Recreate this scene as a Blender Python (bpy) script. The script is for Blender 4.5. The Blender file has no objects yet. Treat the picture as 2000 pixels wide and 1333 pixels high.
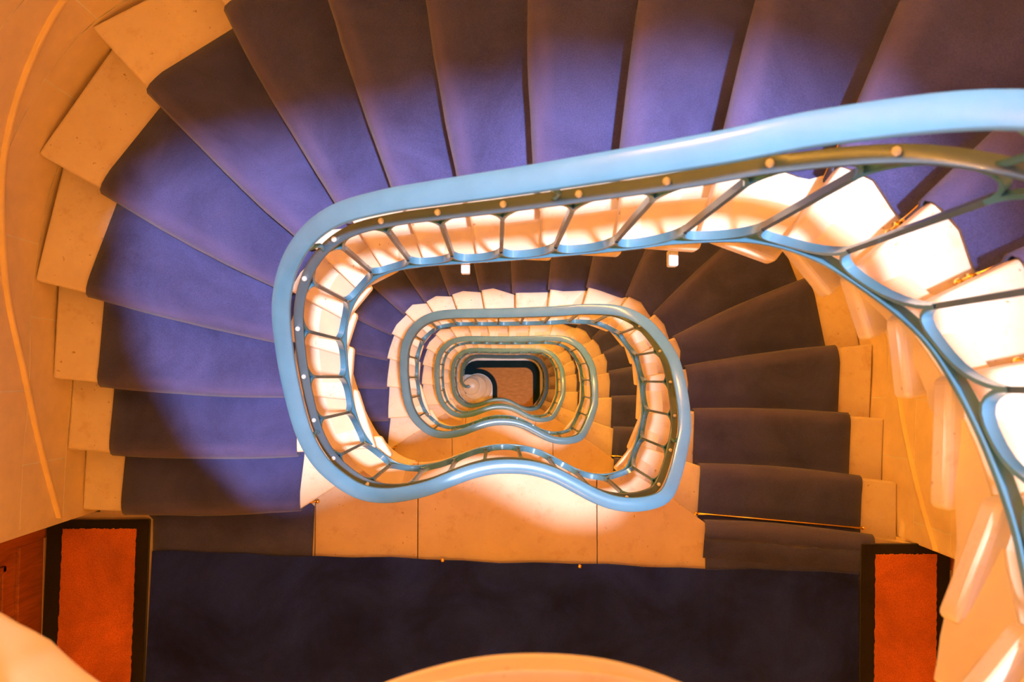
import bpy, bmesh, math, random
import numpy as np
from mathutils import Vector, Matrix
random.seed(7)
S = bpy.context.scene
COL = S.collection

# ------------------------------------------------------------------ camera, world, lights, exposure
H = 3.2                    # storey height
R = H / 19.0               # riser
CAMZ = 4.15                # the camera leans over the well, 0.95 m above the top landing
cam_d = bpy.data.cameras.new('camera'); cam = bpy.data.objects.new('camera', cam_d); COL.objects.link(cam)
cam_d.sensor_fit = 'HORIZONTAL'; cam_d.sensor_width = 36.0; cam_d.lens = 28.8
cam_d.clip_start = 0.02; cam_d.clip_end = 100
rotm = Matrix(((9.99812646e-01, -4.38166902e-04, -1.93515156e-02),
               (-4.38166902e-04, 9.98975255e-01, -4.52575768e-02),
               (1.93515156e-02, 4.52575768e-02, 9.98787901e-01)))
cam.matrix_world = Matrix.Translation((0, 0, CAMZ)) @ rotm.to_4x4()
cam_d.dof.use_dof = True; cam_d.dof.focus_distance = 4.2; cam_d.dof.aperture_fstop = 4.5
S.camera = cam

S.view_settings.view_transform = 'Standard'; S.view_settings.look = 'None'
S.view_settings.gamma = 1.0; S.view_settings.use_curve_mapping = False
S.view_settings.exposure = 0.0

w = bpy.data.worlds.new('world'); S.world = w; w.use_nodes = True
bg = w.node_tree.nodes['Background']; bg.inputs[0].default_value = (0.55, 0.62, 1.0, 1); bg.inputs[1].default_value = 0.25

def light(name, kind, loc, energy, color, size=0.1, rot=(0, 0, 0)):
    d = bpy.data.lights.new(name, kind); d.energy = energy; d.color = color
    if kind == 'AREA': d.shape = 'DISK'; d.size = size
    elif kind == 'SPOT': d.shadow_soft_size = size
    else: d.shadow_soft_size = size
    o = bpy.data.objects.new(name, d); o.location = loc; o.rotation_euler = rot; COL.objects.link(o); return o
WARM = (1.0, 0.455, 0.058)
COOL = (0.80, 0.86, 1.0)
sky_spot = light('rooflight_lamp', 'SPOT', (0.66, -0.12, 8.0), 3600, COOL, 0.13)
sky_spot.data.spot_size = math.radians(80); sky_spot.data.spot_blend = 0.3
light('rooflight_glow', 'AREA', (0.0, 0.0, 9.2), 135, (0.42, 0.50, 1.0), 1.7)
LANDING_LAMPS = [(z, e) for z, e in ((6.4, 50), (3.2, 52), (0.0, 52), (-3.2, 45), (-6.4, 46), (-9.6, 48), (-12.8, 48))]
for z, e in LANDING_LAMPS:
    light('landing_lamp', 'POINT', (0.0, -1.55, z + 2.75 if z > -12 else z + 2.6), e, WARM, 0.12)
for k in range(-1, 5):  # unseen warm lights added along the stair wall to brighten it
    zz = H * (1 - k) + 1.55 + 1.75
    for x_, y_, e_ in ((-1.03, 1.44, 78), (0.86, 1.53, 44)):
        light('added_wall_lamp', 'POINT', (x_, y_, zz + (-0.15 if x_ < 0 else 0.35) + .12), e_, WARM, 0.05)

# ------------------------------------------------------------------ materials
def new_mat(name):
    m = bpy.data.materials.new(name); m.use_nodes = True
    nt = m.node_tree; b = nt.nodes['Principled BSDF']
    return m, nt, b
def ramp(nt, fac, stops):
    r = nt.nodes.new('ShaderNodeValToRGB')
    e = r.color_ramp.elements
    while len(e) < len(stops): e.new(0.5)
    for el, (p, c) in zip(e, stops): el.position = p; el.color = (*c, 1)
    nt.links.new(fac, r.inputs[0]); return r.outputs[0]
def noise(nt, scale, detail=4, rough=0.6, dist=0.0, stretch=None):
    tc = nt.nodes.new('ShaderNodeTexCoord'); v = tc.outputs['Object']
    if stretch:
        mp = nt.nodes.new('ShaderNodeMapping'); mp.inputs['Scale'].default_value = stretch
        nt.links.new(v, mp.inputs[0]); v = mp.outputs[0]
    n = nt.nodes.new('ShaderNodeTexNoise'); n.inputs['Scale'].default_value = scale
    n.inputs['Detail'].default_value = detail; n.inputs['Roughness'].default_value = rough
    n.inputs['Distortion'].default_value = dist
    nt.links.new(v, n.inputs['Vector']); return n.outputs['Fac']
def bump(nt, b, h, strength, dist=0.01):
    n = nt.nodes.new('ShaderNodeBump'); n.inputs['Strength'].default_value = strength; n.inputs['Distance'].default_value = dist
    nt.links.new(h, n.inputs['Height']); nt.links.new(n.outputs[0], b.inputs['Normal'])
def mult(nt, a, bb):
    m = nt.nodes.new('ShaderNodeMix'); m.data_type = 'RGBA'; m.blend_type = 'MULTIPLY'; m.inputs[0].default_value = 1
    nt.links.new(a, m.inputs[6]); nt.links.new(bb, m.inputs[7]); return m.outputs[2]

def stone_mat(name, c1, c2, rough=0.45, specks=True):
    m, nt, b = new_mat(name)
    c = ramp(nt, noise(nt, 3.5, 6, 0.65), [(0.3, c1), (0.7, c2)])
    if specks:
        s = ramp(nt, noise(nt, 48, 3, 0.5), [(0.0, (0.5, 0.36, 0.22)), (0.25, (0.6, 0.46, 0.3)), (0.31, (1, 1, 1)), (1.0, (1, 1, 1))])
        c = mult(nt, c, ramp(nt, noise(nt, 11, 5, 0.7), [(0.25, (0.84, 0.74, 0.62)), (0.45, (1, 1, 1))]))
        c = mult(nt, c, s)
    nt.links.new(c, b.inputs['Base Color']); b.inputs['Roughness'].default_value = rough
    b.inputs['Specular IOR Level'].default_value = 0.35
    bump(nt, b, noise(nt, 60, 4), 0.12, 0.004)
    return m
def carpet_mat(name, c1, c2, scale=260, nosing_tint=None, mott=0.2):
    m, nt, b = new_mat(name)
    fine = ramp(nt, noise(nt, scale, 2, 0.7), [(0.25, c1), (0.75, c2)])
    big = ramp(nt, noise(nt, 2.6, 5, 0.65, 0.6), [(0.32, (0.9 - mott,) * 3), (0.68, (1.0 + mott,) * 3)])
    c = mult(nt, fine, big)
    if nosing_tint:      # paler lavender pile along the nosings
        at = nt.nodes.new('ShaderNodeAttribute'); at.attribute_name = 'nosing_tint'
        mx = nt.nodes.new('ShaderNodeMix'); mx.data_type = 'RGBA'; mx.inputs[7].default_value = (*nosing_tint, 1)
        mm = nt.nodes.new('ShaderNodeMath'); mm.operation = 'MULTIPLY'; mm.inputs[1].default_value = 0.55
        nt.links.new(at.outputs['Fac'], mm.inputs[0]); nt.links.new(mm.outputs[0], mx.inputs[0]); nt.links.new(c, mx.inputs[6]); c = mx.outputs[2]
    nt.links.new(c, b.inputs['Base Color'])
    b.inputs['Roughness'].default_value = 1.0; b.inputs['Specular IOR Level'].default_value = 0.05
    b.inputs['Sheen Weight'].default_value = 0.25; b.inputs['Sheen Roughness'].default_value = 0.5
    bump(nt, b, noise(nt, scale, 2, 0.7), 0.5, 0.004)
    return m
def plain(name, c, rough=0.5, metal=0.0, spec=0.5, coat=0.0):
    m, nt, b = new_mat(name)
    k = ramp(nt, noise(nt, 9, 3), [(0.3, tuple(x * 0.93 for x in c)), (0.7, tuple(min(1, x * 1.05) for x in c))])
    nt.links.new(k, b.inputs['Base Color'])
    b.inputs['Roughness'].default_value = rough; b.inputs['Metallic'].default_value = metal
    b.inputs['Specular IOR Level'].default_value = spec; b.inputs['Coat Weight'].default_value = coat
    return m
M = {}
M['stone'] = stone_mat('cream_stone', (0.76, 0.62, 0.47), (0.88, 0.76, 0.62))
M['slab'] = stone_mat('landing_stone', (0.64, 0.47, 0.31), (0.76, 0.59, 0.41))
M['string'] = plain('painted_string', (0.86, 0.72, 0.54), 0.5)
M['carpet'] = carpet_mat('purple_blue_carpet', (0.046, 0.050, 0.165), (0.080, 0.088, 0.272), nosing_tint=(0.15, 0.125, 0.31))
M['navy'] = carpet_mat('navy_carpet', (0.007, 0.016, 0.17), (0.015, 0.030, 0.29), mott=0.5)
M['mat_black'] = carpet_mat('black_pile', (0.012, 0.010, 0.012), (0.03, 0.024, 0.024))
M['mat_orange'] = carpet_mat('orange_pile', (0.50, 0.10, 0.02), (0.85, 0.24, 0.05), 180)
M['wall'] = plain('peach_paint', (0.90, 0.70, 0.46), 0.6, 0, 0.3)
M['joint'] = plain('white_joint', (0.95, 0.88, 0.78), 0.7, 0, 0.2)
M['trim'] = plain('glossy_cream_trim', (0.92, 0.68, 0.34), 0.35)
M['blue'] = plain('glossy_blue_grey_paint', (0.08, 0.25, 0.42), 0.22, 0.0, 0.6, 0.3)
M['blue_rail'] = plain('blue_handrail_paint', (0.080, 0.245, 0.42), 0.25, 0.0, 0.6, 0.3)
M['iron'] = plain('dark_blue_grey_iron', (0.07, 0.13, 0.19), 0.35, 0.0, 0.6, 0.2)
M['brass'] = plain('brass', (0.95, 0.62, 0.16), 0.25, 1.0)
M['white'] = plain('white_plastic', (0.75, 0.75, 0.78), 0.4)
M['glass_white'] = plain('opal_glass', (0.95, 0.85, 0.7), 0.3)
M['marble'] = stone_mat('pale_marble', (0.80, 0.72, 0.62), (0.92, 0.86, 0.78), 0.25, False)
M['dark'] = plain('dark_inlay', (0.10, 0.09, 0.07), 0.4)
M['plaster'] = plain('cream_plaster', (0.85, 0.78, 0.66), 0.7)
def wood_mat():
    m, nt, b = new_mat('varnished_mahogany')
    c = ramp(nt, noise(nt, 6, 5, 0.6, 1.2, (6, 6, 0.7)), [(0.3, (0.28, 0.070, 0.018)), (0.7, (0.52, 0.15, 0.035))])
    nt.links.new(c, b.inputs['Base Color']); b.inputs['Roughness'].default_value = 0.3; b.inputs['Coat Weight'].default_value = 0.4
    return m
M['wood'] = wood_mat()
def weave_mat():
    m, nt, b = new_mat('tan_woven_carpet')
    c = ramp(nt, noise(nt, 9, 5, 0.7, 0.3, (1, 3, 1)), [(0.3, (0.52, 0.26, 0.09)), (0.7, (0.72, 0.40, 0.16))])
    nt.links.new(c, b.inputs['Base Color']); b.inputs['Roughness'].default_value = 0.95
    return m
M['weave'] = weave_mat()

# ------------------------------------------------------------------ helpers
def mesh_obj(name, verts, faces, mat, parent=None, smooth=False, mats=None, fm=None):
    me = bpy.data.meshes.new(name); me.from_pydata([tuple(v) for v in verts], [], faces)
    for mm in (mats or [mat]): me.materials.append(mm)
    if fm: me.polygons.foreach_set('material_index', fm)
    me.validate(); me.update()
    bm = bmesh.new(); bm.from_mesh(me); bmesh.ops.recalc_face_normals(bm, faces=bm.faces); bm.to_mesh(me); bm.free()
    if smooth: me.polygons.foreach_set('use_smooth', [True] * len(me.polygons))
    o = bpy.data.objects.new(name, me); COL.objects.link(o)
    if parent is not None: o.parent = parent
    return o
def share(o, parent=None):
    c = o.copy(); COL.objects.link(c)
    if parent is not None: c.parent = parent
    return c
def thing(name, label, cat, loc=(0, 0, 0), group=None):
    o = bpy.data.objects.new(name, None); o.empty_display_size = 0.1; o.location = loc; COL.objects.link(o)
    o['label'] = label; o['category'] = cat
    if group: o['group'] = group
    return o
def tag(o, label, cat, group=None):
    o['label'] = label; o['category'] = cat
    if group: o['group'] = group
    return o
class MB:
    def __init__(s): s.v = []; s.f = []
    def add(s, v, f):
        n = len(s.v); s.v += [tuple(p) for p in v]; s.f += [tuple(i + n for i in q) for q in f]
    def box(s, x0, x1, y0, y1, z0, z1):
        s.add([(x, y, z) for z in (z0, z1) for x, y in ((x0, y0), (x1, y0), (x1, y1), (x0, y1))],
              [(3, 2, 1, 0), (4, 5, 6, 7), (0, 1, 5, 4), (1, 2, 6, 5), (2, 3, 7, 6), (3, 0, 4, 7)])
    def prism(s, pts, z0, z1):
        n = len(pts)
        s.add([(p[0], p[1], z0) for p in pts] + [(p[0], p[1], z1) for p in pts],
              [tuple(reversed(range(n))), tuple(range(n, 2 * n))] + [(i, (i + 1) % n, n + (i + 1) % n, n + i) for i in range(n)])
    def sweep(s, path, nrm, prof, closed=False, cap=True, taper=None):
        """prof: list of (across, up) points; nrm: horizontal unit vectors per path point"""
        m = len(prof); n = len(path); v = []
        for i, (p, q) in enumerate(zip(path, nrm)):
            k = 1.0 if taper is None else taper[i]
            for a, u in prof: v.append((p[0] + q[0] * a * k, p[1] + q[1] * a * k, p[2] + u * k))
        f = []
        for i in range(n if closed else n - 1):
            a = i * m; b = ((i + 1) % n) * m
            for j in range(m):
                j2 = (j + 1) % m; f.append((a + j, a + j2, b + j2, b + j))
        if cap and not closed: f += [tuple(reversed(range(m))), tuple(range((n - 1) * m, n * m))]
        s.add(v, f)
    def tube(s, pts, r, seg=6):
        pts = [Vector(p) for p in pts]; v = []; f = []
        t = (pts[1] - pts[0]).normalized(); n = t.orthogonal().normalized()
        for i, p in enumerate(pts):
            t = (pts[min(i + 1, len(pts) - 1)] - pts[max(i - 1, 0)]).normalized()
            n = (n - t * n.dot(t)).normalized(); b = t.cross(n)
            for j in range(seg):
                a = 2 * math.pi * j / seg; v.append(p + (n * math.cos(a) + b * math.sin(a)) * r)
        for i in range(len(pts) - 1):
            for j in range(seg):
                j2 = (j + 1) % seg; f.append((i * seg + j, i * seg + j2, (i + 1) * seg + j2, (i + 1) * seg + j))
        f += [tuple(reversed(range(seg))), tuple(range((len(pts) - 1) * seg, len(pts) * seg))]
        s.add(v, f)
    def ball(s, c, r, seg=8, rings=5):
        v = [(c[0], c[1], c[2] - r)]; f = []
        for i in range(1, rings):
            a = math.pi * i / rings
            for j in range(seg):
                b = 2 * math.pi * j / seg
                v.append((c[0] + r * math.sin(a) * math.cos(b), c[1] + r * math.sin(a) * math.sin(b), c[2] - r * math.cos(a)))
        v.append((c[0], c[1], c[2] + r)); last = len(v) - 1
        for j in range(seg): f.append((0, 1 + (j + 1) % seg, 1 + j)); f.append((last, last - seg + j, last - seg + (j + 1) % seg))
        for i in range(rings - 2):
            for j in range(seg):
                a = 1 + i * seg + j; b = 1 + i * seg + (j + 1) % seg; f.append((a, b, b + seg, a + seg))
        s.add(v, f)
    def lathe(s, c, prof, seg=40):
        """prof: (radius, z) from bottom to top"""
        v = []; f = []; m = len(prof)
        for j in range(seg):
            a = 2 * math.pi * j / seg
            for r_, z_ in prof: v.append((c[0] + r_ * math.cos(a), c[1] + r_ * math.sin(a), c[2] + z_))
        for j in range(seg):
            for i in range(m - 1):
                a = j * m + i; b = ((j + 1) % seg) * m + i; f.append((a, b, b + 1, a + 1))
        f.append(tuple(j * m for j in reversed(range(seg)))); f.append(tuple(j * m + m - 1 for j in range(seg)))
        s.add(v, f)
    def build(s, name, mat, parent=None, smooth=False): return mesh_obj(name, s.v, s.f, mat, parent, smooth)
def autosmooth(o, ang=40):
    me = o.data; me.polygons.foreach_set('use_smooth', [True] * len(me.polygons))
    bm = bmesh.new(); bm.from_mesh(me)
    for e in bm.edges:
        if len(e.link_faces) == 2 and e.calc_face_angle(0) > math.radians(ang): e.smooth = False
    bm.to_mesh(me); bm.free()
def bevel(o, width=0.004, seg=2, ang=40):
    m = o.modifiers.new('bevel', 'BEVEL'); m.width = width; m.segments = seg; m.limit_method = 'ANGLE'; m.angle_limit = math.radians(ang)
    return o
def catmull(pts, sub, closed=False):
    pts = np.array(pts, float); n = len(pts); out = []
    rng = range(n if closed else n - 1)
    for i in rng:
        p0 = pts[(i - 1) % n] if (closed or i > 0) else 2 * pts[0] - pts[1]
        p1 = pts[i]; p2 = pts[(i + 1) % n]
        p3 = pts[(i + 2) % n] if (closed or i + 2 < n) else 2 * pts[-1] - pts[-2]
        for k in range(sub):
            t = k / sub
            out.append(0.5 * (2 * p1 + (p2 - p0) * t + (2 * p0 - 5 * p1 + 4 * p2 - p3) * t * t + (3 * p1 - p0 - 3 * p2 + p3) * t ** 3))
    if not closed: out.append(pts[-1])
    return np.array(out)

# ------------------------------------------------------------------ the plan, the same on every storey (metres)
# balustrade line: x, y, u (u counts nosings 0..18 down a flight, 18..19 is the landing)
RAIL = [(.665, -.452, .0), (.725, -.375, .8), (.772, -.29, 1.45), (.803, -.215, 1.9), (.817, -.12, 2.35), (.822, 0, 3.0), (.82, .1, 3.75),
        (.788, .205, 4.8), (.735, .290, 5.6), (.64, .350, 6.4), (.49, .371, 7.25), (.36, .370, 7.87), (.2, .374, 8.68),
        (.03, .380, 9.54), (-.12, .388, 10.3), (-.25, .395, 11.0), (-.38, .392, 11.8), (-.48, .362, 12.55), (-.56, .302, 13.35),
        (-.615, .212, 14.15), (-.64, .1, 14.95), (-.647, -.02, 15.63), (-.636, -.17, 16.35), (-.604, -.275, 16.9), (-.55, -.35, 17.35),
        (-.48, -.405, 17.8), (-.388, -.430, 18.15), (-.271, -.417, 18.27), (-.174, -.384, 18.36), (-.096, -.357, 18.44), (-.017, -.340, 18.5),
        (.065, -.337, 18.56), (.145, -.346, 18.62), (.225, -.371, 18.68), (.305, -.412, 18.74), (.38, -.452, 18.79),
        (.455, -.479, 18.84), (.531, -.487, 18.89), (.605, -.478, 18.95)]
RC = catmull(RAIL[:] + [(RAIL[0][0], RAIL[0][1], 19.0)], 8)
# proper closed interpolation for xy
_xy = catmull([(a, b) for a, b, c in RAIL], 8, closed=True)
_u = np.interp(np.arange(len(_xy)), np.arange(len(RAIL) + 1) * 8, [p[2] for p in RAIL] + [19.0])
_xy = np.vstack([_xy, _xy[:1]]); _u = np.append(_u, 19.0)
_seg = np.linalg.norm(np.diff(_xy, axis=0), axis=1); _s = np.concatenate([[0], np.cumsum(_seg)]); LOOP = _s[-1]
_tan = np.gradient(_xy, axis=0); _tan[0] = _tan[-1] = _xy[1] - _xy[-2]; _tan /= np.linalg.norm(_tan, axis=1)[:, None]
_in = np.stack([-_tan[:, 1], _tan[:, 0]], 1)      # left of travel (ccw) = towards the well
def plan_s(s):
    s = s % LOOP
    p = (np.interp(s, _s, _xy[:, 0]), np.interp(s, _s, _xy[:, 1]))
    n = np.array((np.interp(s, _s, _in[:, 0]), np.interp(s, _s, _in[:, 1]))); n /= np.linalg.norm(n)
    return p, n
def s_of_u(u): return float(np.interp(u, _u, _s))
# rail / string height below the upper landing as a function of u
ZK_u = [0, .35, .8, 1.5, 2.5, 17.0, 17.5, 17.9, 18.2, 18.35, 18.9, 19]
ZK_z = [-.03, -.07, -.14, -.252, -2.5 * R, -17.0 * R, -17.5 * R, -2.99, -3.10, -3.165, -3.20, -3.22]
def z_rail(s): return float(np.interp(np.interp(s, _s, _u), ZK_u, ZK_z))
SB_u = [0, .5, 1.5, 2.5, 4, 6, 9, 12, 15, 16, 16.6, 17.2, 18, 18.75, 18.85, 18.95, 19]
SB_z = [-.33, -.385, -.465, -.60, -.80, -1.08, -1.66, -2.17, -2.78, -3.06, -3.22, -3.34, -3.36, -3.31, -3.33, -3.45, -3.53]
def z_sbot(s): return float(np.interp(np.interp(s, _s, _u), SB_u, SB_z))

P_ = [(1.054, -.732), (1.073, -.464), (1.084, -.183), (1.08, .051), (1.055, .24), (.972, .39), (.84, .515), (.605, .592), (.366, .597), (.135, .591),
      (-.105, .627), (-.325, .612), (-.527, .575), (-.706, .507), (-.829, .351), (-.884, .16), (-.907, -.072), (-.916, -.342), (-.938, -.627)]
C_ = [(1.91, -.81), (1.928, -.53), (1.944, -.209), (1.951, .172), (1.855, .578), (1.66, 1.01), (1.21, 1.31), (.85, 1.46), (.50, 1.50), (.12, 1.51),
      (-.25, 1.50), (-.61, 1.46), (-.992, 1.365), (-1.343, 1.115), (-1.594, .763), (-1.725, .359), (-1.748, -.019), (-1.766, -.342), (-1.782, -.637)]
W_ = [(2.115, -.83), (2.121, -.552), (2.138, -.224), (2.162, .196), (2.08, .68), (1.84, 1.16), (1.32, 1.53), (.91, 1.67), (.53, 1.71), (.12, 1.72),
      (-.28, 1.71), (-.68, 1.67), (-1.14, 1.585), (-1.568, 1.359), (-1.853, .908), (-1.947, .413), (-1.952, 0), (-1.969, -.325), (-1.976, -.629)]
E_ = []
for i in range(19):
    if i == 0: E_.append((.645, -.44))
    elif i == 18: E_.append((-.50, -.375))
    else:
        p, n = plan_s(s_of_u(i)); d_ = float(np.interp(i, [0, 4, 5.5, 10, 12, 14], [.010, .010, -.008, -.010, -.008, -.004])); E_.append((p[0] + n[0] * d_, p[1] + n[1] * d_))
E_[17] = (-.555, -.325)
A2 = lambda p: np.array(p, float)
def nosing_line(i):
    """polyline inner -> outer"""
    if i == 18: return [A2(E_[18]), A2((-.62, -.437)), A2((-.76, -.515)), A2(P_[18]), A2(C_[18]), A2(W_[18])]
    return [A2(E_[i]), A2(P_[i]), A2(C_[i]), A2(W_[i])]
def offset_line(line, d):
    """shift a polyline uphill (towards lower u) by d"""
    out = []
    for j, p in enumerate(line):
        a = line[max(j - 1, 0)]; b = line[min(j + 1, len(line) - 1)]; t = (b - a) / np.linalg.norm(b - a)
        n = np.array((t[1], -t[0]))  # inner->outer direction rotated right = uphill
        out.append(p + n * d)
    return out

# ------------------------------------------------------------------ walls, ceiling
WALLZ0, WALLZ1 = -12.8, 9.6
def wall_shell(name, pts, z0, z1, thick=0.2):
    pts = np.array(pts); t = np.gradient(pts, axis=0); t /= np.linalg.norm(t, axis=1)[:, None]
    n = np.stack([t[:, 1], -t[:, 0]], 1)   # right of travel = outwards
    o_ = pts + n * thick
    mb = MB(); m = len(pts); v = [(p[0], p[1], z) for z in (z0, z1) for p in pts] + [(p[0], p[1], z) for z in (z0, z1) for p in o_]
    f = []
    for i in range(m - 1):
        f += [(i, i + 1, m + i + 1, m + i), (2 * m + i, 2 * m + i + 1, 3 * m + i + 1, 3 * m + i), (m + i, m + i + 1, 3 * m + i + 1, 3 * m + i), (i, i + 1, 2 * m + i + 1, 2 * m + i)]
    f += [(0, m, 3 * m, 2 * m), (m - 1, 2 * m - 1, 4 * m - 1, 3 * m - 1)]
    mb.add(v, f); o = mb.build(name, M['joint']); autosmooth(o, 30); o['kind'] = 'structure'; return o, pts, n
WC = catmull(W_, 6)
BT = 0.0015         # block face stands this far proud of the joints
mid = 9 * 6
tt = np.gradient(WC, axis=0); tt /= np.linalg.norm(tt, axis=1)[:, None]; nn = np.stack([tt[:, 1], -tt[:, 0]], 1)
WB = WC + nn * BT
wr, wrp, wrn = wall_shell('wall_right', WB[:mid + 1], WALLZ0, WALLZ1)
wl, wlp, wln = wall_shell('wall_left', WB[mid:], WALLZ0, WALLZ1)
def blocks(parent, pts, nrm, zs, course=.34, length=.62, shift=0.0):
    """ashlar blocks with recessed joints on a curved wall"""
    pts = np.array(pts); seg = np.linalg.norm(np.diff(pts, axis=0), axis=1); s = np.concatenate([[0], np.cumsum(seg)]); L = s[-1]
    def at(q): return np.array((np.interp(q, s, pts[:, 0]), np.interp(q, s, pts[:, 1]))), np.array((np.interp(q, s, nrm[:, 0]), np.interp(q, s, nrm[:, 1])))
    g = 0.0028
    for ci, z in enumerate(zs):
        q = -length * (1.5 if ci % 2 else 1) + shift
        while q < L:
            a, b = max(q + g, 0.0), min(q + length - g, L)
            if b - a > .03:
                n = max(2, int((b - a) / .12) + 1); v = []; f = []
                for k in range(n + 1):
                    p, m_ = at(a + (b - a) * k / n)
                    for dz in (z + g, z + course - g):
                        v.append((p[0], p[1], dz)); v.append((p[0] - m_[0] * BT, p[1] - m_[1] * BT, dz))
                for k in range(n):
                    c = k * 4; d = c + 4
                    f += [(c + 1, d + 1, d + 3, c + 3), (c, d, d + 1, c + 1), (c + 2, d + 2, d + 3, c + 3), ]
                f += [(0, 1, 3, 2), (n * 4, n * 4 + 1, n * 4 + 3, n * 4 + 2)]
                ob_ = mesh_obj('stone_block', v, f, M['wall'], parent, False); autosmooth(ob_, 35)
            q += length
autos = []
for zz0, n_ in ((0.0, 18),):
    blocks(wl, wlp, wln, [zz0 + .34 * i for i in range(n_)], shift=.17)
blocks(wr, wrp, wrn, [-1.36 + .34 * i for i in range(17)], shift=.1)
# landing walls
def simple_wall(name, x0, x1, y0, y1, z0, z1, mat='wall'):
    mb = MB(); mb.box(x0, x1, y0, y1, z0, z1); o = mb.build(name, M[mat]); o['kind'] = 'structure'; return o
DXL, DXR = -2.24, 2.30
BACK = -2.45
simple_wall('wall_front', DXL - .2, DXR + .2, BACK - .2, BACK, WALLZ0, WALLZ1)
simple_wall('wall_landing_left', DXL - .25, DXL - .05, BACK, -.62, WALLZ0, WALLZ1)
simple_wall('wall_landing_right', DXR + .05, DXR + .25, BACK, -.80, WALLZ0, WALLZ1)
simple_wall('wall_return_left', DXL - .25, -1.985, -.66, -.60, WALLZ0, WALLZ1)
simple_wall('wall_return_right', 2.125, DXR + .25, -.84, -.80, WALLZ0, WALLZ1)
# roof with round opening of frosted glass over the well
def ceiling():
    mb = MB(); n = 32; R0 = .95; z = 9.6
    inner = [(R0 * math.cos(2 * math.pi * k / n), R0 * math.sin(2 * math.pi * k / n), z) for k in range(n)]
    outer = []
    for k in range(n):
        a = 2 * math.pi * k / n; c, s_ = math.cos(a), math.sin(a); m_ = max(abs(c) / 2.6, abs(s_) / 2.7); outer.append((c / m_, s_ / m_, z))
    up = [(p[0], p[1], z + .25) for p in inner + outer]
    v = inner + outer + up
    f = []
    for k in range(n):
        j = (k + 1) % n
        f += [(k, j, n + j, n + k), (2 * n + k, 2 * n + j, 3 * n + j, 3 * n + k), (k, j, 2 * n + j, 2 * n + k), (n + k, n + j, 3 * n + j, 3 * n + k)]
    mb.add(v, f); o = mb.build('ceiling', M['plaster']); o['kind'] = 'structure'
ceiling()

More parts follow.
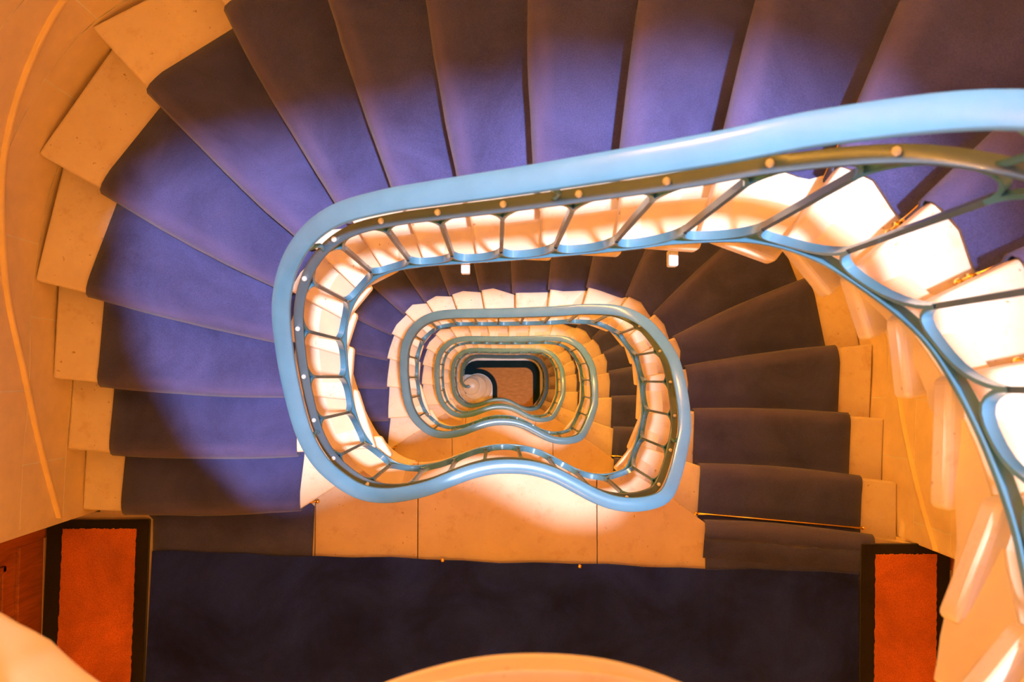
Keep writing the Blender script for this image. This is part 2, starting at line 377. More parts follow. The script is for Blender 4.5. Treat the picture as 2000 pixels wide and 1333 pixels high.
# ------------------------------------------------------------------ stair flights
ORD = {0: 'topmost', 1: 'nearest', 2: 'second', 3: 'third', 4: 'fourth', 5: 'lowest'}
FL = {0: 'upper stone stair flight rising from the camera landing, above the picture',
      1: 'nearest curved flight of cream stone steps down to the big landing at the bottom',
      2: 'second flight of stone steps, going down from the landing with the orange doormats',
      3: 'third flight of stone steps down the well, between the second and third blue rail loops',
      4: 'fourth flight of stone steps down the well, a narrow ring of cream treads',
      5: 'lowest flight of stone steps, ending in round curtail steps on the ground floor'}
RO = .030   # nosing overhang over the riser
def make_flight(k):
    zs = H * (2 - k); root = thing('stair_flight', FL[k], 'stairs', (0, 0, zs - H), 'curved stone flights around the well')
    o0 = np.array((0, 0))
    Z = lambda z: z - (zs - H)
    for i in range(1, 19):
        front = nosing_line(i); back = offset_line(nosing_line(i - 1), -(-RO - .02))
        # simple resample so front and back have the same count of points
        def rs(line, m=7):
            line = np.array(line); s = np.concatenate([[0], np.cumsum(np.linalg.norm(np.diff(line, axis=0), axis=1))]); s /= s[-1]
            q = np.linspace(0, 1, m); return np.stack([np.interp(q, s, line[:, 0]), np.interp(q, s, line[:, 1])], 1)
        line_f = front; line_b = nosing_line(i - 1)
        zt = Z(zs - i * R); th = .060
        fr = np.array(line_f); bk = np.array(offset_line(line_b, RO + .015))
        mb = MB()
        poly = [tuple(p) for p in fr] + [tuple(p) for p in bk[::-1]]
        mb.prism(poly, zt - th, zt)
        # riser block below the tread, set back under the nosing
        rf = np.array(offset_line(line_f, RO))
        # block inner end is set back from the tread end
        def inset(line, d):
            line = [A2(p) for p in line]; t = line[1] - line[0]; t /= np.linalg.norm(t); line[0] = line[0] + t * d; return line
        rf = inset(rf, .034); rb = inset(offset_line(line_f, RO + .05), .034)
        poly2 = [tuple(p) for p in rf] + [tuple(p) for p in rb[::-1]]
        mb.prism(poly2, zt - R + .002, zt - th)
        o = mb.build('step', M['stone'], root); bevel(o, .013, 3, 50)
    # inner string: a solid curved band under the tread ends
    span_u0, span_u1 = 0.0, 18.05
    ss = np.linspace(s_of_u(0.0) , s_of_u(18.05), 150)
    v = []; f = []
    for s in ss:
        p, n = plan_s(s); u = np.interp(s, _s, _u)
        zt = Z(zs + float(np.interp(u, [0, .3, 1, 17, 17.6, 18, 18.1], [-.065, -.11, -1.0 * R - .064, -17 * R - .064, -17.6 * R - .05, -18.3 * R - .02, -3.20 - .02])))
        zb = min(Z(zs + z_sbot(s)), zt - .02)
        a0 = float(np.interp(u, [0, 6, 8, 15.5, 16.6, 19], [-.010, -.018, -.020, -.018, -.004, -.004])); a1 = -.12
        for a_, z_ in ((a0, zt), (a0 + .003, zb + .03), (a0 - .006, zb + .006), (a0 - .03, zb), (a1, zb - .0), (a1, zt)): v.append((p[0] + n[0] * a_, p[1] + n[1] * a_, z_))
    m = 6
    for i in range(len(ss) - 1):
        for j in range(m): a = i * m + j; b = i * m + (j + 1) % m; f.append((a, b, b + m, a + m))
    f += [tuple(range(m)), tuple(range((len(ss) - 1) * m, len(ss) * m))]
    st = mesh_obj('string', v, f, M['string'], root, False); autosmooth(st, 35); st['label'] = 'smooth peach painted string under the tread ends'
    # soffit: sloping underside from string to wall
    v = []; f = []; NS = 60
    for q in np.linspace(0.0, 18.0, NS):
        i0 = min(int(q), 17); t = q - i0
        ins, nn_ = plan_s(s_of_u(q)); ins = A2(ins) - nn_ * .06
        wo = A2(W_[i0]) * (1 - t) + A2(W_[i0 + 1]) * t
        zb = Z(zs + z_sbot(s_of_u(q)))
        zw = Z(zs - q * R - .30)
        for a_ in np.linspace(0, 1, 5):
            p = ins * (1 - a_) + wo * a_; z_ = zb * (1 - min(1, a_ * 3)) + zw * min(1, a_ * 3)
            v.append((p[0], p[1], z_))
    for i in range(NS - 1):
        for j in range(4): a = i * 5 + j; f.append((a, a + 1, a + 6, a + 5))
    mesh_obj('soffit', v, f, M['plaster'], root, True)
    return root
flights = {k: make_flight(k) for k in range(0, 6)}

# ------------------------------------------------------------------ runners with brass rods
RUN = {0: 'purple stair runner on the uppermost flight above the picture',
       1: 'wide purple-blue stair runner sweeping over the nearest flight, lit blue on the left',
       2: 'purple stair runner going down from the landing beside the right-hand orange doormat',
       3: 'purple-blue runner seen between the second and third blue handrail loops',
       4: 'dark blue runner on the fourth flight, a thin crescent inside the third rail loop',
       5: 'dark runner on the lowest flight, mostly hidden by the innermost rails'}
CT = .012
def make_runner(k):
    zs = H * (2 - k); root = thing('stair_runner', RUN[k], 'carpet', (0, 0, zs - H), 'stair runners, one to each flight'); Z = lambda z: z - (zs - H)
    NC = 12
    cols = np.linspace(0, 1, NC + 1)
    prof_pts = []   # list of rows, each (NC+1, 3)
    rng = np.random.RandomState(k + 3)
    def rowline(i):  # carpet span of nosing i
        return A2(P_[i]), A2(C_[i])
    def updir(i):
        a, b = rowline(i); t = (b - a) / np.linalg.norm(b - a); return np.array((t[1], -t[0]))
    rows = []; nosing_tint = {}
    first, last = 0, 18
    # start strip on the upper landing
    a, b = rowline(0); ud = updir(0)
    for d_ in (.17, .10, .05): rows.append([(*(a * (1 - c) + b * c + ud * d_), Z(zs) + CT) for c in cols])
    for i in range(first, last + 1):
        a, b = rowline(i); ud = updir(i); zt = Z(zs - i * R); wob = rng.uniform(-.004, .010, NC + 1)
        wob = np.convolve(np.pad(wob, 2, mode='edge'), np.ones(5) / 5, 'valid')
        bulge = .006 + np.sin(cols * math.pi) * .012 + wob
        base = [a * (1 - c) + b * c for c in cols]
        # soft dip before nosing, round nosing, then under and down the riser
        q0 = len(rows); nosing_tint.update({q0 + 1: .15, q0 + 2: .6, q0 + 3: 1.0, q0 + 4: .9, q0 + 5: .4})
        rows.append([(*(base[j] + ud * .085), zt + CT) for j in range(NC + 1)])
        rows.append([(*(base[j] + ud * .05), zt + CT + .004) for j in range(NC + 1)])
        rows.append([(*(base[j] + ud * .022), zt + CT + .003) for j in range(NC + 1)])
        rows.append([(*(base[j] + ud * (-bulge[j] * .45 + .002)), zt + CT - .007) for j in range(NC + 1)])
        rows.append([(*(base[j] + ud * (-bulge[j] - .004)), zt - .016) for j in range(NC + 1)])
        rows.append([(*(base[j] + ud * (-bulge[j] * .8 - .003)), zt - .036) for j in range(NC + 1)])
        rows.append([(*(base[j] + ud * (.004 - bulge[j] * .2)), zt - .058) for j in range(NC + 1)])
        rows.append([(*(base[j] + ud * (RO - CT - .002)), zt - R + .03) for j in range(NC + 1)])
        if i < last:
            rows.append([(*(base[j] + ud * (RO - CT - .006)), zt - R + CT + .002) for j in range(NC + 1)])
            # along the next tread
            a2, b2 = rowline(i + 1)
            base2 = [a2 * (1 - c) + b2 * c for c in cols]; ud2 = updir(i + 1)
            for t in (.25, .5, .75):
                rows.append([(*((base[j] + ud * (RO - CT - .01)) * (1 - t) + (base2[j] + ud2 * .085) * t), zt - R + CT) for j in range(NC + 1)])
        else:
            rows.append([(*(base[j] + ud * (RO - CT - .006)), zt - R + CT + .002) for j in range(NC + 1)])
            # foot strip on the lower landing
            if k < 5:
                fa, fb = A2((-.905, -.64)), A2((-1.70, -.70)); ga, gb = A2((-.915, -.90)), A2((-1.70, -.90))
            else:
                fa, fb = a + ud * -.03, b + ud * -.03; ga, gb = fa - ud * .35, fb - ud * .35
            for t in (0.0, .5, 1.0):
                rows.append([(*((fa * (1 - c) + fb * c) * (1 - t) + (ga * (1 - c) + gb * c) * t), zt - R + CT) for c in cols])
    n = len(rows); m = NC + 1; v = [p for r_ in rows for p in r_]
    f = [(i * m + j, i * m + j + 1, (i + 1) * m + j + 1, (i + 1) * m + j) for i in range(n - 1) for j in range(NC)]
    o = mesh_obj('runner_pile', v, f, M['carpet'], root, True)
    at = o.data.attributes.new('nosing_tint', 'FLOAT', 'POINT'); at.data.foreach_set('value', [nosing_tint.get(i // m, 0.0) * (.75 + .25 * math.sin(i * .7)) for i in range(n * m)])
    md = o.modifiers.new('thick', 'SOLIDIFY'); md.thickness = .009; md.offset = 0
    # brass rods at the foot of each riser
    for i in range(0, 19):
        a, b = rowline(i); ud = updir(i); t = (b - a) / np.linalg.norm(b - a); z = Z(zs - (i + 1) * R) + CT + .010
        q = ud * (-.024 if i == 0 else RO - .017)
        xt = .012 if i == 0 else .05; p0 = a - t * xt + q; p1 = b + t * xt + q
        mb = MB(); mb.tube([(p0[0], p0[1], z), (p1[0], p1[1], z)], .0055, 8)
        for e in (p0, p1): mb.ball((e[0], e[1], z), .011, 8, 6)
        for e in (() if i == 0 else (a - t * .02 + q, b + t * .02 + q)): mb.box(e[0] - .008, e[0] + .008, e[1] - .008, e[1] + .008, z - .012, z + .009)
        mb.build('stair_rod', M['brass'], root, True)
    return root
for k in range(0, 6): make_runner(k)

# ------------------------------------------------------------------ landings
LL = {-1: 'uppermost landing high above the picture', 0: 'landing under the camera, its rounded stone edge cut by the bottom of the frame',
      1: 'broad stone landing with a navy rug along the bottom of the picture', 2: 'second landing down, cream stone seen inside the largest rail loop',
      3: 'third landing down, stone strip below the second rail loop', 4: 'fourth landing down, thin stone strip beside the innermost rails'}
def edge_curve(off):
    out = []
    for s in np.linspace(s_of_u(18.05), LOOP, 48):
        p, n = plan_s(s); out.append(A2(p) + n * off)
    return out
def clip_x(curve, x0, x1):
    c = np.array(curve); ys = lambda x: float(np.interp(x, c[:, 0], c[:, 1]))
    pts = [(x0, ys(x0))] + [tuple(p) for p in c if x0 < p[0] < x1] + [(x1, ys(x1))]
    return pts
def make_landing(k):
    z0 = H * (1 - k); root = thing('landing', LL[k], 'landing', (0, 0, z0), 'stone landings down the well')
    ec = edge_curve(.004)
    core = edge_curve(-.05)
    th = .10
    # three edge slabs with open joints, front y at -0.93 like the rug edge
    xl = -.905; xr = 1.056
    js = [xl, -.392, .508, xr]
    yb = -1.0
    for a, b in zip(js[:-1], js[1:]):
        g = .0018
        top = []
        if a == xl:
            top += [(a + g, -.60), (-.76, -.478), (-.62, -.400), (-.53, -.365)] + [p for p in clip_x(ec, -.49, b - g)]
        elif b == xr:
            top += [p for p in clip_x(ec, a + g, .64)] + [(.665, -.46), tuple((A2((.66, -.44)) * .5 + A2(P_[0]) * .5)), (b, P_[0][1])]
        else: top += clip_x(ec, a + g, b - g)
        mb = MB(); mb.prism([(a + g, yb), (b - g, yb)] + top[::-1], -.045, 0); o = mb.build('stone_slab', M['slab'], root); bevel(o, .008 if False else .004, 2, 50)
    # inner slab body with rounded edge
    mb = MB()
    body = [(-.905, -.60), (-.76, -.49), (-.62, -.415), (-.54, -.385)] + [tuple(p) for p in core[1:-1]] + [(.66, -.475), (1.05, -.75), (2.11, -.845), (DXR, -.845), (DXR, BACK + .003), (DXL, BACK + .003), (DXL, -.665), (-1.98, -.665), (-1.98, -.60)]
    mb.prism(body, -.12, -.0455); ob = mb.build('slab_body', M['string'], root); bevel(ob, .03, 3, 60)
    # remaining floor beyond the slabs (under the carpets)
    mb = MB(); mb.prism([(DXL, BACK + .003), (xl - .001, BACK + .003), (xl - .001, -.60), (-1.97, -.60), (-1.97, -.665), (DXL, -.665)], -.045, 0); mb.build('stone_slab', M['slab'], root)
    mb = MB(); mb.prism([(xr + .001, BACK + .003), (DXR, BACK + .003), (DXR, -.845), (2.11, -.845), (C_[0][0], C_[0][1]), (P_[0][0] + .017, P_[0][1])], -.045, 0); mb.build('stone_slab', M['slab'], root)
    mb = MB(); mb.box(xl, xr, BACK + .003, yb - .002, -.045, 0); mb.build('stone_slab', M['slab'], root)
    # rounded fascia along the well
    ss = np.linspace(s_of_u(17.6), LOOP, 60)
    path = []; nr = []
    for s in ss:
        p, n = plan_s(s); path.append((p[0], p[1], 0)); nr.append(n)
    prof = [(-.10, -.047), (-.002, -.047), (-.001, -.06), (-.004, -.08), (-.015, -.10), (-.04, -.13), (-.10, -.15)]
    mb = MB(); mb.sweep(path, nr, prof); fo = mb.build('fascia', M['string'], root); autosmooth(fo, 50)
    return root
for k in range(-1, 5): make_landing(k)

# ------------------------------------------------------------------ balustrades
BL = {0: 'blue-grey balustrade climbing from the camera landing, above the picture',
      1: 'large blurred blue balustrade, biggest loop, sweeping in from the upper right',
      2: 'blue balustrade of the second loop from the outside, nested inside the biggest one',
      3: 'blue balustrade of the third loop from the outside down the stairwell',
      4: 'blue balustrade of the fourth loop from the outside, thin and deep in the well',
      5: 'innermost blue balustrade ending in a curl over the marble curtail step'}
RAILW, RAILH = .027, .020
def hand_profile(w=.0275):
    pr = []
    # softly domed top, rolled sides, narrower underside
    for a in range(0, 181, 20):
        t = math.radians(a); pr.append((w * math.cos(t) * (1.0), .004 + .013 * math.sin(t) ** .8 if a not in (0, 180) else .004))
    pr += [(-w, -.006), (-w + .004, -.013), (-w * .62, -.017), (-w * .55, -.027), (w * .55, -.027), (w * .62, -.017), (w - .004, -.013), (w, -.006)]
    return [(a, b - .017) for a, b in pr]
SPAN0 = s_of_u(18.5) - LOOP       # every balustrade object runs from mid landing to mid landing
NB = int(round(LOOP / .1515)); DS = LOOP / NB
PH = None
def phase():
    # a baluster stands at x = 0.015 on the straight top run
    best = min(np.arange(0, LOOP, .002), key=lambda s: abs(plan_s(s)[0][0] - .015) + (0 if plan_s(s)[0][1] > 0 else 9))
    return best % DS
PH = phase()
def zr(s):
    """rail reference height relative to upper landing, s may be negative (on the upper landing)"""
    if s < 0: return z_rail(s % LOOP) + H
    return z_rail(s)
_sm = {}
ss_all = np.linspace(-LOOP * .25, LOOP * 1.25, 900)
def zfull(s):
    k = math.floor(s / LOOP); return z_rail(s - k * LOOP) - k * H
zz_all = np.array([zfull(s) for s in ss_all])
ker = np.hanning(31); ker /= ker.sum()
zz_s = np.convolve(np.pad(zz_all, 15, mode='edge'), ker, 'valid')
def zsm(s): return float(np.interp(s, ss_all, zz_s))
H_SUB, H_BT, H_AT, H_BB, H_AB, H_LOW = .775, .635, .760, .155, .034, .012
def point(s, up, off=0.0):
    p, n = plan_s(s)
    if up < .3:      # on the landings the bottom rail rides higher above the floor
        u = float(np.interp(s % LOOP, _s, _u)); up += .085 * float(np.interp(u, [0, .6, 17.6, 18.25, 18.85, 19], [.5, 0, 0, 1, 1, .6]))
    return (p[0] + n[0] * off, p[1] + n[1] * off, zsm(s) + up), n
def make_balustrade(k):
    zs = H * (2 - k); root = thing('balustrade', BL[k], 'railing', (0, 0, zs), 'nested blue balustrade loops')
    s0 = SPAN0; s1 = SPAN0 + LOOP
    vol = None
    if k == 5: s1 = s_of_u(15.3)
    def run(prof, up, name, mat, a=s0, b=s1, extra=None, ang=35):
        n = int((b - a) / .022); path = []; nr = []
        for s in np.linspace(a, b, n):
            p, q = point(s, up); path.append(p); nr.append(q)
        if extra:
            for p, q in extra: path.append(p); nr.append(q)
        mb = MB(); mb.sweep(path, nr, prof); o = mb.build(name, mat, root); autosmooth(o, ang); return o
    def vol_path(up):
        if k != 5: return None
        (p0, n0) = point(s1, up); pts = [np.array(p0[:2])]
        ctrl = catmull([(p0[0], p0[1]), (-.647, -.06), (-.62, -.125), (-.575, -.16), (-.53, -.165), (-.505, -.14)], 6)
        out = []; L = 0
        for i in range(1, len(ctrl)):
            t = ctrl[min(i + 1, len(ctrl) - 1)] - ctrl[i - 1]; t /= np.linalg.norm(t); L += np.linalg.norm(ctrl[i] - ctrl[i - 1])
            out.append(((ctrl[i][0], ctrl[i][1], p0[2] - min(L, .25) * 1.0), np.array((-t[1], t[0]))))
        return out
    run(hand_profile(), 1.0, 'handrail', M['blue_rail'], extra=vol_path(1.0))
    fl = lambda w_, t_: [(w_, -t_), (w_, t_ * .6), (w_ - .003, t_), (-w_ + .003, t_), (-w_, t_ * .6), (-w_, -t_)]
    run(fl(.0155, .007), H_SUB, 'upper_rail', M['iron'], extra=vol_path(H_SUB))
    run(fl(.0145, .008), H_LOW, 'bottom_rail', M['blue'])
    # bars
    bars = []
    j = 0
    s = PH
    while s - DS >= s0: s -= DS
    while s < s0 - 1e-6: s += DS
    while s < s1 - 1e-3:
        bars.append(s); s += DS
    for s in bars:
        a, n = point(s, H_BB); b, _ = point(s, H_BT); t = np.array((-n[1], n[0]))
        w_ = .0055
        mb = MB(); q = [(n[0] * x * .0085 + t[0] * y * w_, n[1] * x * .0085 + t[1] * y * w_) for x, y in ((1, 1), (1, -1), (-1, -1), (-1, 1))]
        z0_, z1_ = a[2] - .01, b[2] + .01
        v = [(a[0] + dx, a[1] + dy, z) for z in (z0_, z1_) for dx, dy in q]
        mb.add(v, [(3, 2, 1, 0), (4, 5, 6, 7), (0, 1, 5, 4), (1, 2, 6, 5), (2, 3, 7, 6), (3, 0, 4, 7)])
        o = mb.build('baluster', M['iron'], root)
        # ball on the upper rail above the bar and stub up to the handrail
        c, _ = point(s, H_SUB + .014); mb = MB(); mb.ball(c, .0082); mb.build('knob', M['white'], root, True)
    # arches joining neighbouring bars
    for i in range(len(bars)):
        s = bars[i]
        if s + DS > s1 + .01 and k == 5: break
        for (hl, hh, nm) in ((H_BT, H_AT, 'top_arch'), (H_BB, H_AB, 'bottom_arch')):
            path = []; nr = []
            for t in (0, .012, .04, .09, .16, .27, .4, .5, .6, .73, .84, .91, .96, .988, 1):
                e = 1 - abs(2 * t - 1) ** 2.5; e = e ** (1 / 1.9)
                p, q = point(s + DS * t, hl + (hh - hl) * e); path.append(p); nr.append(q)
            pw = .0088 if nm == 'top_arch' else .0115; pt = .004
            # strip cross-section perpendicular in the vertical plane
            mb = MB(); m_ = []
            for a_, (p, q) in enumerate(zip(path, nr)):
                A_ = np.array(path[max(a_ - 1, 0)]); B_ = np.array(path[min(a_ + 1, len(path) - 1)]); T = B_ - A_; T /= np.linalg.norm(T)
                Q = np.array((q[0], q[1], 0)); N = np.cross(T, Q); N /= np.linalg.norm(N); P0 = np.array(p)
                for x_, y_ in ((1, 1), (1, -1), (-1, -1), (-1, 1)): m_.append(P0 + Q * pw * x_ + N * pt * y_)
            f = [(r_ * 4 + c_, r_ * 4 + (c_ + 1) % 4, (r_ + 1) * 4 + (c_ + 1) % 4, (r_ + 1) * 4 + c_) for r_ in range(len(path) - 1) for c_ in range(4)]
            mb.add(m_, f); o = mb.build(nm, M['blue'], root); autosmooth(o, 50)
    # scrolled brackets carrying the handrail, every third bar
    for i in range(1, len(bars), 4):
        s = bars[i] + DS * .5
        if k == 5 and s > s1: break
        pts = [point(s + dx, up, 0.0)[0] for dx, up in ((-.03, H_SUB), (-.034, H_SUB + .06), (-.01, H_SUB + .12), (.018, H_SUB + .16), (.012, .965), (0, .975))]
        mb = MB(); mb.tube([tuple(p) for p in catmull(pts, 4)], .0065, 8); mb.build('rail_bracket', M['blue'], root, True)
    return root
# heights in point() are relative to the upper landing of the flight: root sits there
for k in range(0, 6): make_balustrade(k)

# ------------------------------------------------------------------ raking wall trim
def wall_trim():
    n_ = 0
    for k in (1, 2, 3):
        zs = H * (2 - k)
        for part, (i0, i1) in enumerate(((0, 9), (9, 18))):
            n_ += 1
            pts = WC[i0 * 6:i1 * 6 + 1]; t = np.gradient(pts, axis=0); t /= np.linalg.norm(t, axis=1)[:, None]; n = np.stack([-t[:, 1], t[:, 0]], 1)
            us = np.linspace(i0, i1, len(pts))
            path = [(p[0], p[1], zs - u * R + .212) for p, u in zip(pts, us)]
            prof = [(-.004, -.016), (.010, -.014), (.016, -.006), (.018, .006), (.013, .014), (-.004, .018)]
            mb = MB(); mb.sweep(path, list(n), prof); o = mb.build('trim_%d' % n_, M['trim']); autosmooth(o, 60); o['kind'] = 'structure'
wall_trim()

# ------------------------------------------------------------------ rugs and mats
def rug_corner_prism(mb, pts, z0, z1): mb.prism(pts, z0, z1)
def landing_rug(k):
    z0 = H * (1 - k); lab = {1: 'long navy rug along the big landing, at the bottom of the picture', 0: 'navy rug on the landing under the camera, below the frame',
                             2: 'navy rug on the second landing down, hidden below the nearest landing'}[k]
    root = thing('landing_rug', lab, 'rug', (0, 0, z0))
    mb = MB()
    # front edge subdivided so the cloth edge can wave a little
    front = [(-1.70 + 3.52 * t, -.853 - .125 * t + .004 * math.sin(t * 23) + .003 * math.sin(t * 61)) for t in np.linspace(0, 1, 40)]
    back = [(1.80, -2.05), (-1.74, -2.05)]
    mb.prism(front + back, .0175, .029); o = mb.build('rug_pile', M['navy'], root); bevel(o, .004, 2, 50)
    for x, y in ((-.266, -.905), (.417, -.938)):
        mb = MB(); mb.lathe((x, y, .029), [(.0105, -.002), (.0105, .001), (.008, .004), (.003, .0055)], 14); o = mb.build('brass_tack', M['brass'], root, True)
    return root
landing_rug(1)
def runner_ends(k):
    """carpet strip at the head of the descending flight on landing k"""
    z0 = H * (1 - k); lab = {1: 'purple carpet strip between navy rug and the descending steps at lower right', 0: 'purple carpet strip on the landing under the camera', 2: 'purple carpet strip on the second landing down'}[k]
    mb = MB(); mb.prism([(1.057, -.885), (1.057, -1.05), (1.80, -1.05), (1.83, -.99), (1.885, -.96)], .002, .016)
    o = mb.build('carpet_strip', M['carpet']); o.location = (0, 0, z0); tag(o, lab, 'carpet'); bevel(o, .005, 2, 50)
runner_ends(1)
def door_mat(side):
    z0 = 0.0; rn = random.Random(3)
    if side < 0:
        xo0, xo1, xi0, xi1, yo, yi = -2.215, -1.715, -2.135, -1.775, -.700, -.742; sk = -.02
        lab = 'orange doormat with a black border beside the wooden door, left of the navy rug'
    else:
        xo0, xo1, xi0, xi1, yo, yi = 1.835, 2.285, 1.905, 2.215, -.835, -.885; sk = -.03
        lab = 'orange doormat with a black border at the lower right, right of the navy rug'
    root = thing('doormat', lab, 'mat', (0, 0, z0), 'orange doormats')
    yb, ybi = -1.95, -1.90
    def wob(a, b, y0, y1, amp=.003):
        n = 60; return [(a + (b - a) * t + rn.uniform(-amp, amp), y0 + (y1 - y0) * t + rn.uniform(-amp, amp)) for t in np.linspace(0, 1, n)]
    shear = lambda pts: [(x + (y - yo) * (-sk), y) for x, y in pts]
    outer = shear([(xo0, yo), (xo1, yo), (xo1, yb), (xo0, yb)])
    ztop = .034
    inner = shear(wob(xi0, xi1, yi, yi) + wob(xi1, xi1, yi, ybi) + wob(xi1, xi0, ybi, ybi) + wob(xi0, xi0, ybi, yi))
    mb = MB(); mb.prism(outer, .002, ztop - .004); o = mb.build('border', M['mat_black'], root); bevel(o, .005, 2, 50)
    mb = MB(); mb.prism(inner, .010, ztop); mb.build('pile', M['mat_orange'], root)
door_mat(-1); door_mat(1)

# ------------------------------------------------------------------ doors
def make_door(side, k, n_):
    z0 = H * (1 - k); X = DXL if side < 0 else DXR; s = -1 if side < 0 else 1     # room side is -s
    y0, y1 = (-.70, -1.95) if side < 0 else (-.88, -2.0)
    root = bpy.data.objects.new('door_%d' % n_, None); COL.objects.link(root); root.location = (0, 0, z0); root['kind'] = 'structure'
    def bx(name, ya, yb_, za, zb, d0, d1, mat='wood'):
        mb = MB(); xa, xb = X + s * d0, X + s * d1; mb.box(min(xa, xb), max(xa, xb), min(ya, yb_), max(ya, yb_), za, zb); o = mb.build(name, M[mat], root); bevel(o, .004, 2); return o
    bx('door_jamb', y0 + .01, y0 - .09, 0, 2.3, -.01, .06); bx('door_jamb', y1 - .01, y1 + .09, 0, 2.3, -.01, .06)
    bx('door_head', y0, y1, 2.22, 2.32, -.01, .06)
    bx('door_leaf', y0 - .085, y1 + .085, .005, 2.22, .018, .055)
    bx('kick_board', y0 - .092, y1 + .092, .005, .21, .0, .02)
    ym = (y0 + y1) / 2
    for ya, yb_ in ((y0 - .16, ym + .04), (ym - .04, y1 + .16)):
        for za, zb in ((.30, .95), (1.05, 2.1)):
            for a_, b_, c_, d_ in ((ya, yb_, za, za + .028), (ya, yb_, zb - .028, zb), (ya, ya - .028, za, zb), (yb_ + .028, yb_, za, zb)):
                bx('panel_moulding', a_, b_, c_, d_, .006, .02)
            bx('door_panel', ya - .06, yb_ + .06, za + .06, zb - .06, .010, .022)
    mb = MB(); mb.ball((X - s * .03, ym - .08, 1.02), .028, 12, 8); mb.build('door_knob', M['brass'], root, True)
make_door(-1, 1, 1); make_door(1, 1, 2)

# ------------------------------------------------------------------ ground floor
GZ = H * (1 - 5)
mb = MB(); mb.box(DXL - .2, DXR + .2, BACK - .2, 2.0, GZ - .2, GZ); fl_ = mb.build('floor', M['marble']); fl_['kind'] = 'structure'
def ground():
    root = thing('entrance_carpet', 'tan entrance carpet with a dark navy border on the ground floor, centre of the well', 'carpet', (0, 0, GZ))
    cc = (-.375, -.205)
    def rr(x0, x1, ytop, ybot, rad):
        pts = [(x0, ybot), (x1, ybot)]
        pts += [(x1 - rad + rad * math.cos(a), ytop - rad + rad * math.sin(a)) for a in np.linspace(0, math.pi / 2, 10)]
        return pts
    # outer border outline: rounded top corners, circular bite for the curtail step
    def outline(x1, ytop, x0, rad, bite, ybot):
        pts = [(x1, ybot)] + [(x1 - rad + rad * math.cos(a), ytop - rad + rad * math.sin(a)) for a in np.linspace(0, math.pi / 2, 10)]
        return pts, bite
    ybot = -1.9
    o_out = [(.905, ybot)] + [(.905 - .28 + .28 * math.cos(a), .365 - .28 + .28 * math.sin(a)) for a in np.linspace(0, math.pi / 2, 10)]
    o_out += [(-.35 - .3 + .0, .365)] if False else [(-.40, .365), (-.50, .345), (-.58, .30), (-.64, .22), (-.66, .12), (-.655, .065)]
    R1 = .30
    bite = [(cc[0] + R1 * math.cos(a), cc[1] + R1 * math.sin(a)) for a in np.linspace(math.radians(115), 0, 18)]
    o_out += [(-.60, .075)] + bite + [(cc[0] + R1, ybot)]
    mb = MB(); mb.prism(o_out, .0, .008); mb.build('border', M['navy2'], root)
    R2 = .40
    inn = [(.76, ybot + .14)] + [(.76 - .17 + .17 * math.cos(a), .215 - .17 + .17 * math.sin(a)) for a in np.linspace(0, math.pi / 2, 8)]
    inn += [(-.30, .215), (-.42, .20)]
    inn += [(cc[0] + R2 * math.cos(a), cc[1] + R2 * math.sin(a)) for a in np.linspace(math.radians(88), 0, 14)] + [(cc[0] + R2, ybot + .14)]
    mb = MB(); mb.prism(inn, .004, .012); mb.build('field', M['weave'], root)
    # curtail steps: round bullnosed marble, belonging to the lowest flight
    fr = flights[5]
    for q, (r_, c_, z_) in enumerate(((.285, cc, 0.0), (.245, (-.43, -.19), R), (.17, (-.50, -.165), 2 * R))):
        t = R
        mb = MB(); mb.lathe((c_[0], c_[1], z_), [(r_ - .035, 0), (r_ - .035, t - .05), (r_ - .01, t - .045), (r_, t - .03), (r_, t - .02), (r_ - .008, t - .005), (r_ - .02, t)], 48)
        o = mb.build('curtail_step', M['marble'], fr); autosmooth(o, 40)
    # inlays in the marble floor to the right of the carpet
    def pt(x, y): return (x, y)
    mb = MB(); mb.prism([(.95, .03), (1.16, -.01), (1.13, -.23)], 0, .004); o = mb.build('floor_inlay', M['dark']); o.location = (0, 0, GZ); tag(o, 'small dark triangular inlay in the marble floor right of the entrance carpet', 'inlay')
    mb = MB(); mb.prism([(.94, .32), (.96, .045), (1.16, .045), (1.16, .40)], 0, .004); o = mb.build('floor_panel', M['tan']); o.location = (0, 0, GZ); tag(o, 'brown marble floor panel right of the entrance carpet border', 'inlay')
M['navy2'] = carpet_mat('dark_teal_border', (0.008, 0.030, 0.050), (0.014, 0.045, 0.070))
M['tan'] = plain('brown_marble', (0.42, 0.26, 0.12), 0.3)
ground()

# ------------------------------------------------------------------ small fittings
def fitting(x, y, z, lab):
    root = thing('junction_box', lab, 'box', (x, y, z))
    mb = MB(); mb.box(-.015, .015, -.028, .022, -.02, .02); o = mb.build('case', M['white'], root); bevel(o, .005, 2)
    mb = MB(); mb.box(-.014, .014, -.052, -.048, -.020, .020) if False else mb.box(-.010, .010, -.024, .016, .02, .023); o = mb.build('cover', M['white'], root)
fitting(-.103, .378, 1.40, 'small white plastic box under the top side of the biggest loop, left one')
fitting(.545, .372, 1.64, 'small white plastic box under the top side of the biggest loop, right one')

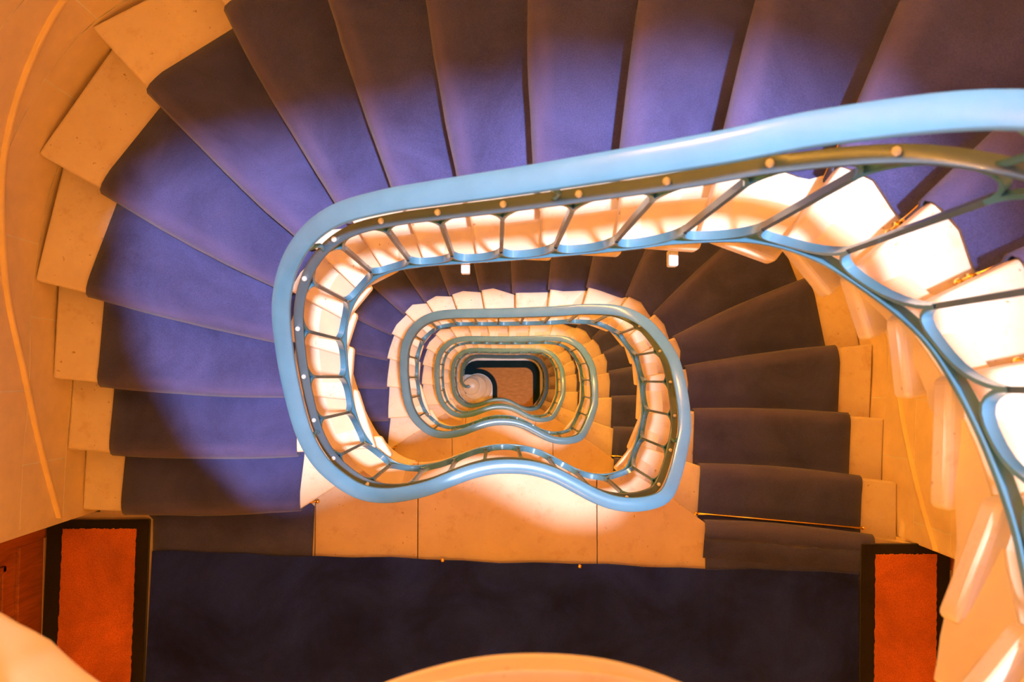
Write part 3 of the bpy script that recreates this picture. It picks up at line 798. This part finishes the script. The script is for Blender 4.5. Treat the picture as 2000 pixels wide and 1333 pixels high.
# ------------------------------------------------------------------ landing lamps for the warm light, and added unseen wall lamps
STO = {-1: 'above the uppermost flight', 0: 'beside the flight above the camera', 1: 'over the nearest flight', 2: 'over the second flight down',
       3: 'over the third flight down', 4: 'over the fourth flight down'}
m_, nt_, b_ = new_mat('lit_opal_glass'); b_.inputs['Base Color'].default_value = (.95, .8, .6, 1)
b_.inputs['Emission Color'].default_value = (1, .5, .14, 1); b_.inputs['Emission Strength'].default_value = 3.0; M['lit'] = m_
for k in range(-1, 5):
    zz = H * (1 - k) + 1.55 + 1.75
    for x_, y_, wx, wy in ((-1.03, 1.44, -1.13, 1.585), (0.86, 1.53, .895, 1.672)):
        z_ = zz + (-0.15 if x_ < 0 else 0.35)
        root = thing('added_wall_lamp', 'added unseen opal bowl wall lamp, %s of two, %s' % ('left' if x_ < 0 else 'right', STO[k]), 'lamp', (0, 0, 0))
        mb = MB(); mb.lathe((x_, y_, z_), [(.012, 0), (.05, .01), (.085, .04), (.10, .075), (.094, .075), (.078, .045), (.045, .018), (.008, .010)], 24); mb.build('bowl', M['lit'], root, True)
        mb = MB(); mb.tube([(x_, y_, z_ + .004), ((x_ + wx) / 2, (y_ + wy) / 2, z_ - .03), (wx, wy, z_ - .01)], .008, 8); mb.ball((wx, wy, z_ - .01), .03, 12, 8); mb.build('bracket', M['brass'], root, True)
for z, e in LANDING_LAMPS:
    top = z + (2.75 if z > -12 else 2.6); lab = {6.4: 'at the roof', 3.2: 'over the camera landing', 0.0: 'under the camera landing', -3.2: 'under the big landing', -6.4: 'under the second landing down', -9.6: 'under the third landing down', -12.8: 'over the ground floor'}[z]
    root = thing('ceiling_lamp', 'round brass ceiling lamp ' + lab, 'lamp', (0, 0, 0)); zt_ = min(z + 3.05, 9.6)
    mb = MB(); mb.lathe((0, -1.55, zt_ - .03), [(.05, 0), (.06, .005), (.06, .03)], 20); mb.build('ceiling_rose', M['brass'], root, True)
    mb = MB(); mb.tube([(0, -1.55, top + .14), (0, -1.55, zt_ - .03)], .006, 8); mb.build('stem', M['brass'], root, True)
    mb = MB(); mb.lathe((0, -1.55, top + .125), [(.15, 0), (.155, .01), (.10, .03), (.02, .04)], 28); mb.build('shade', M['brass'], root, True)
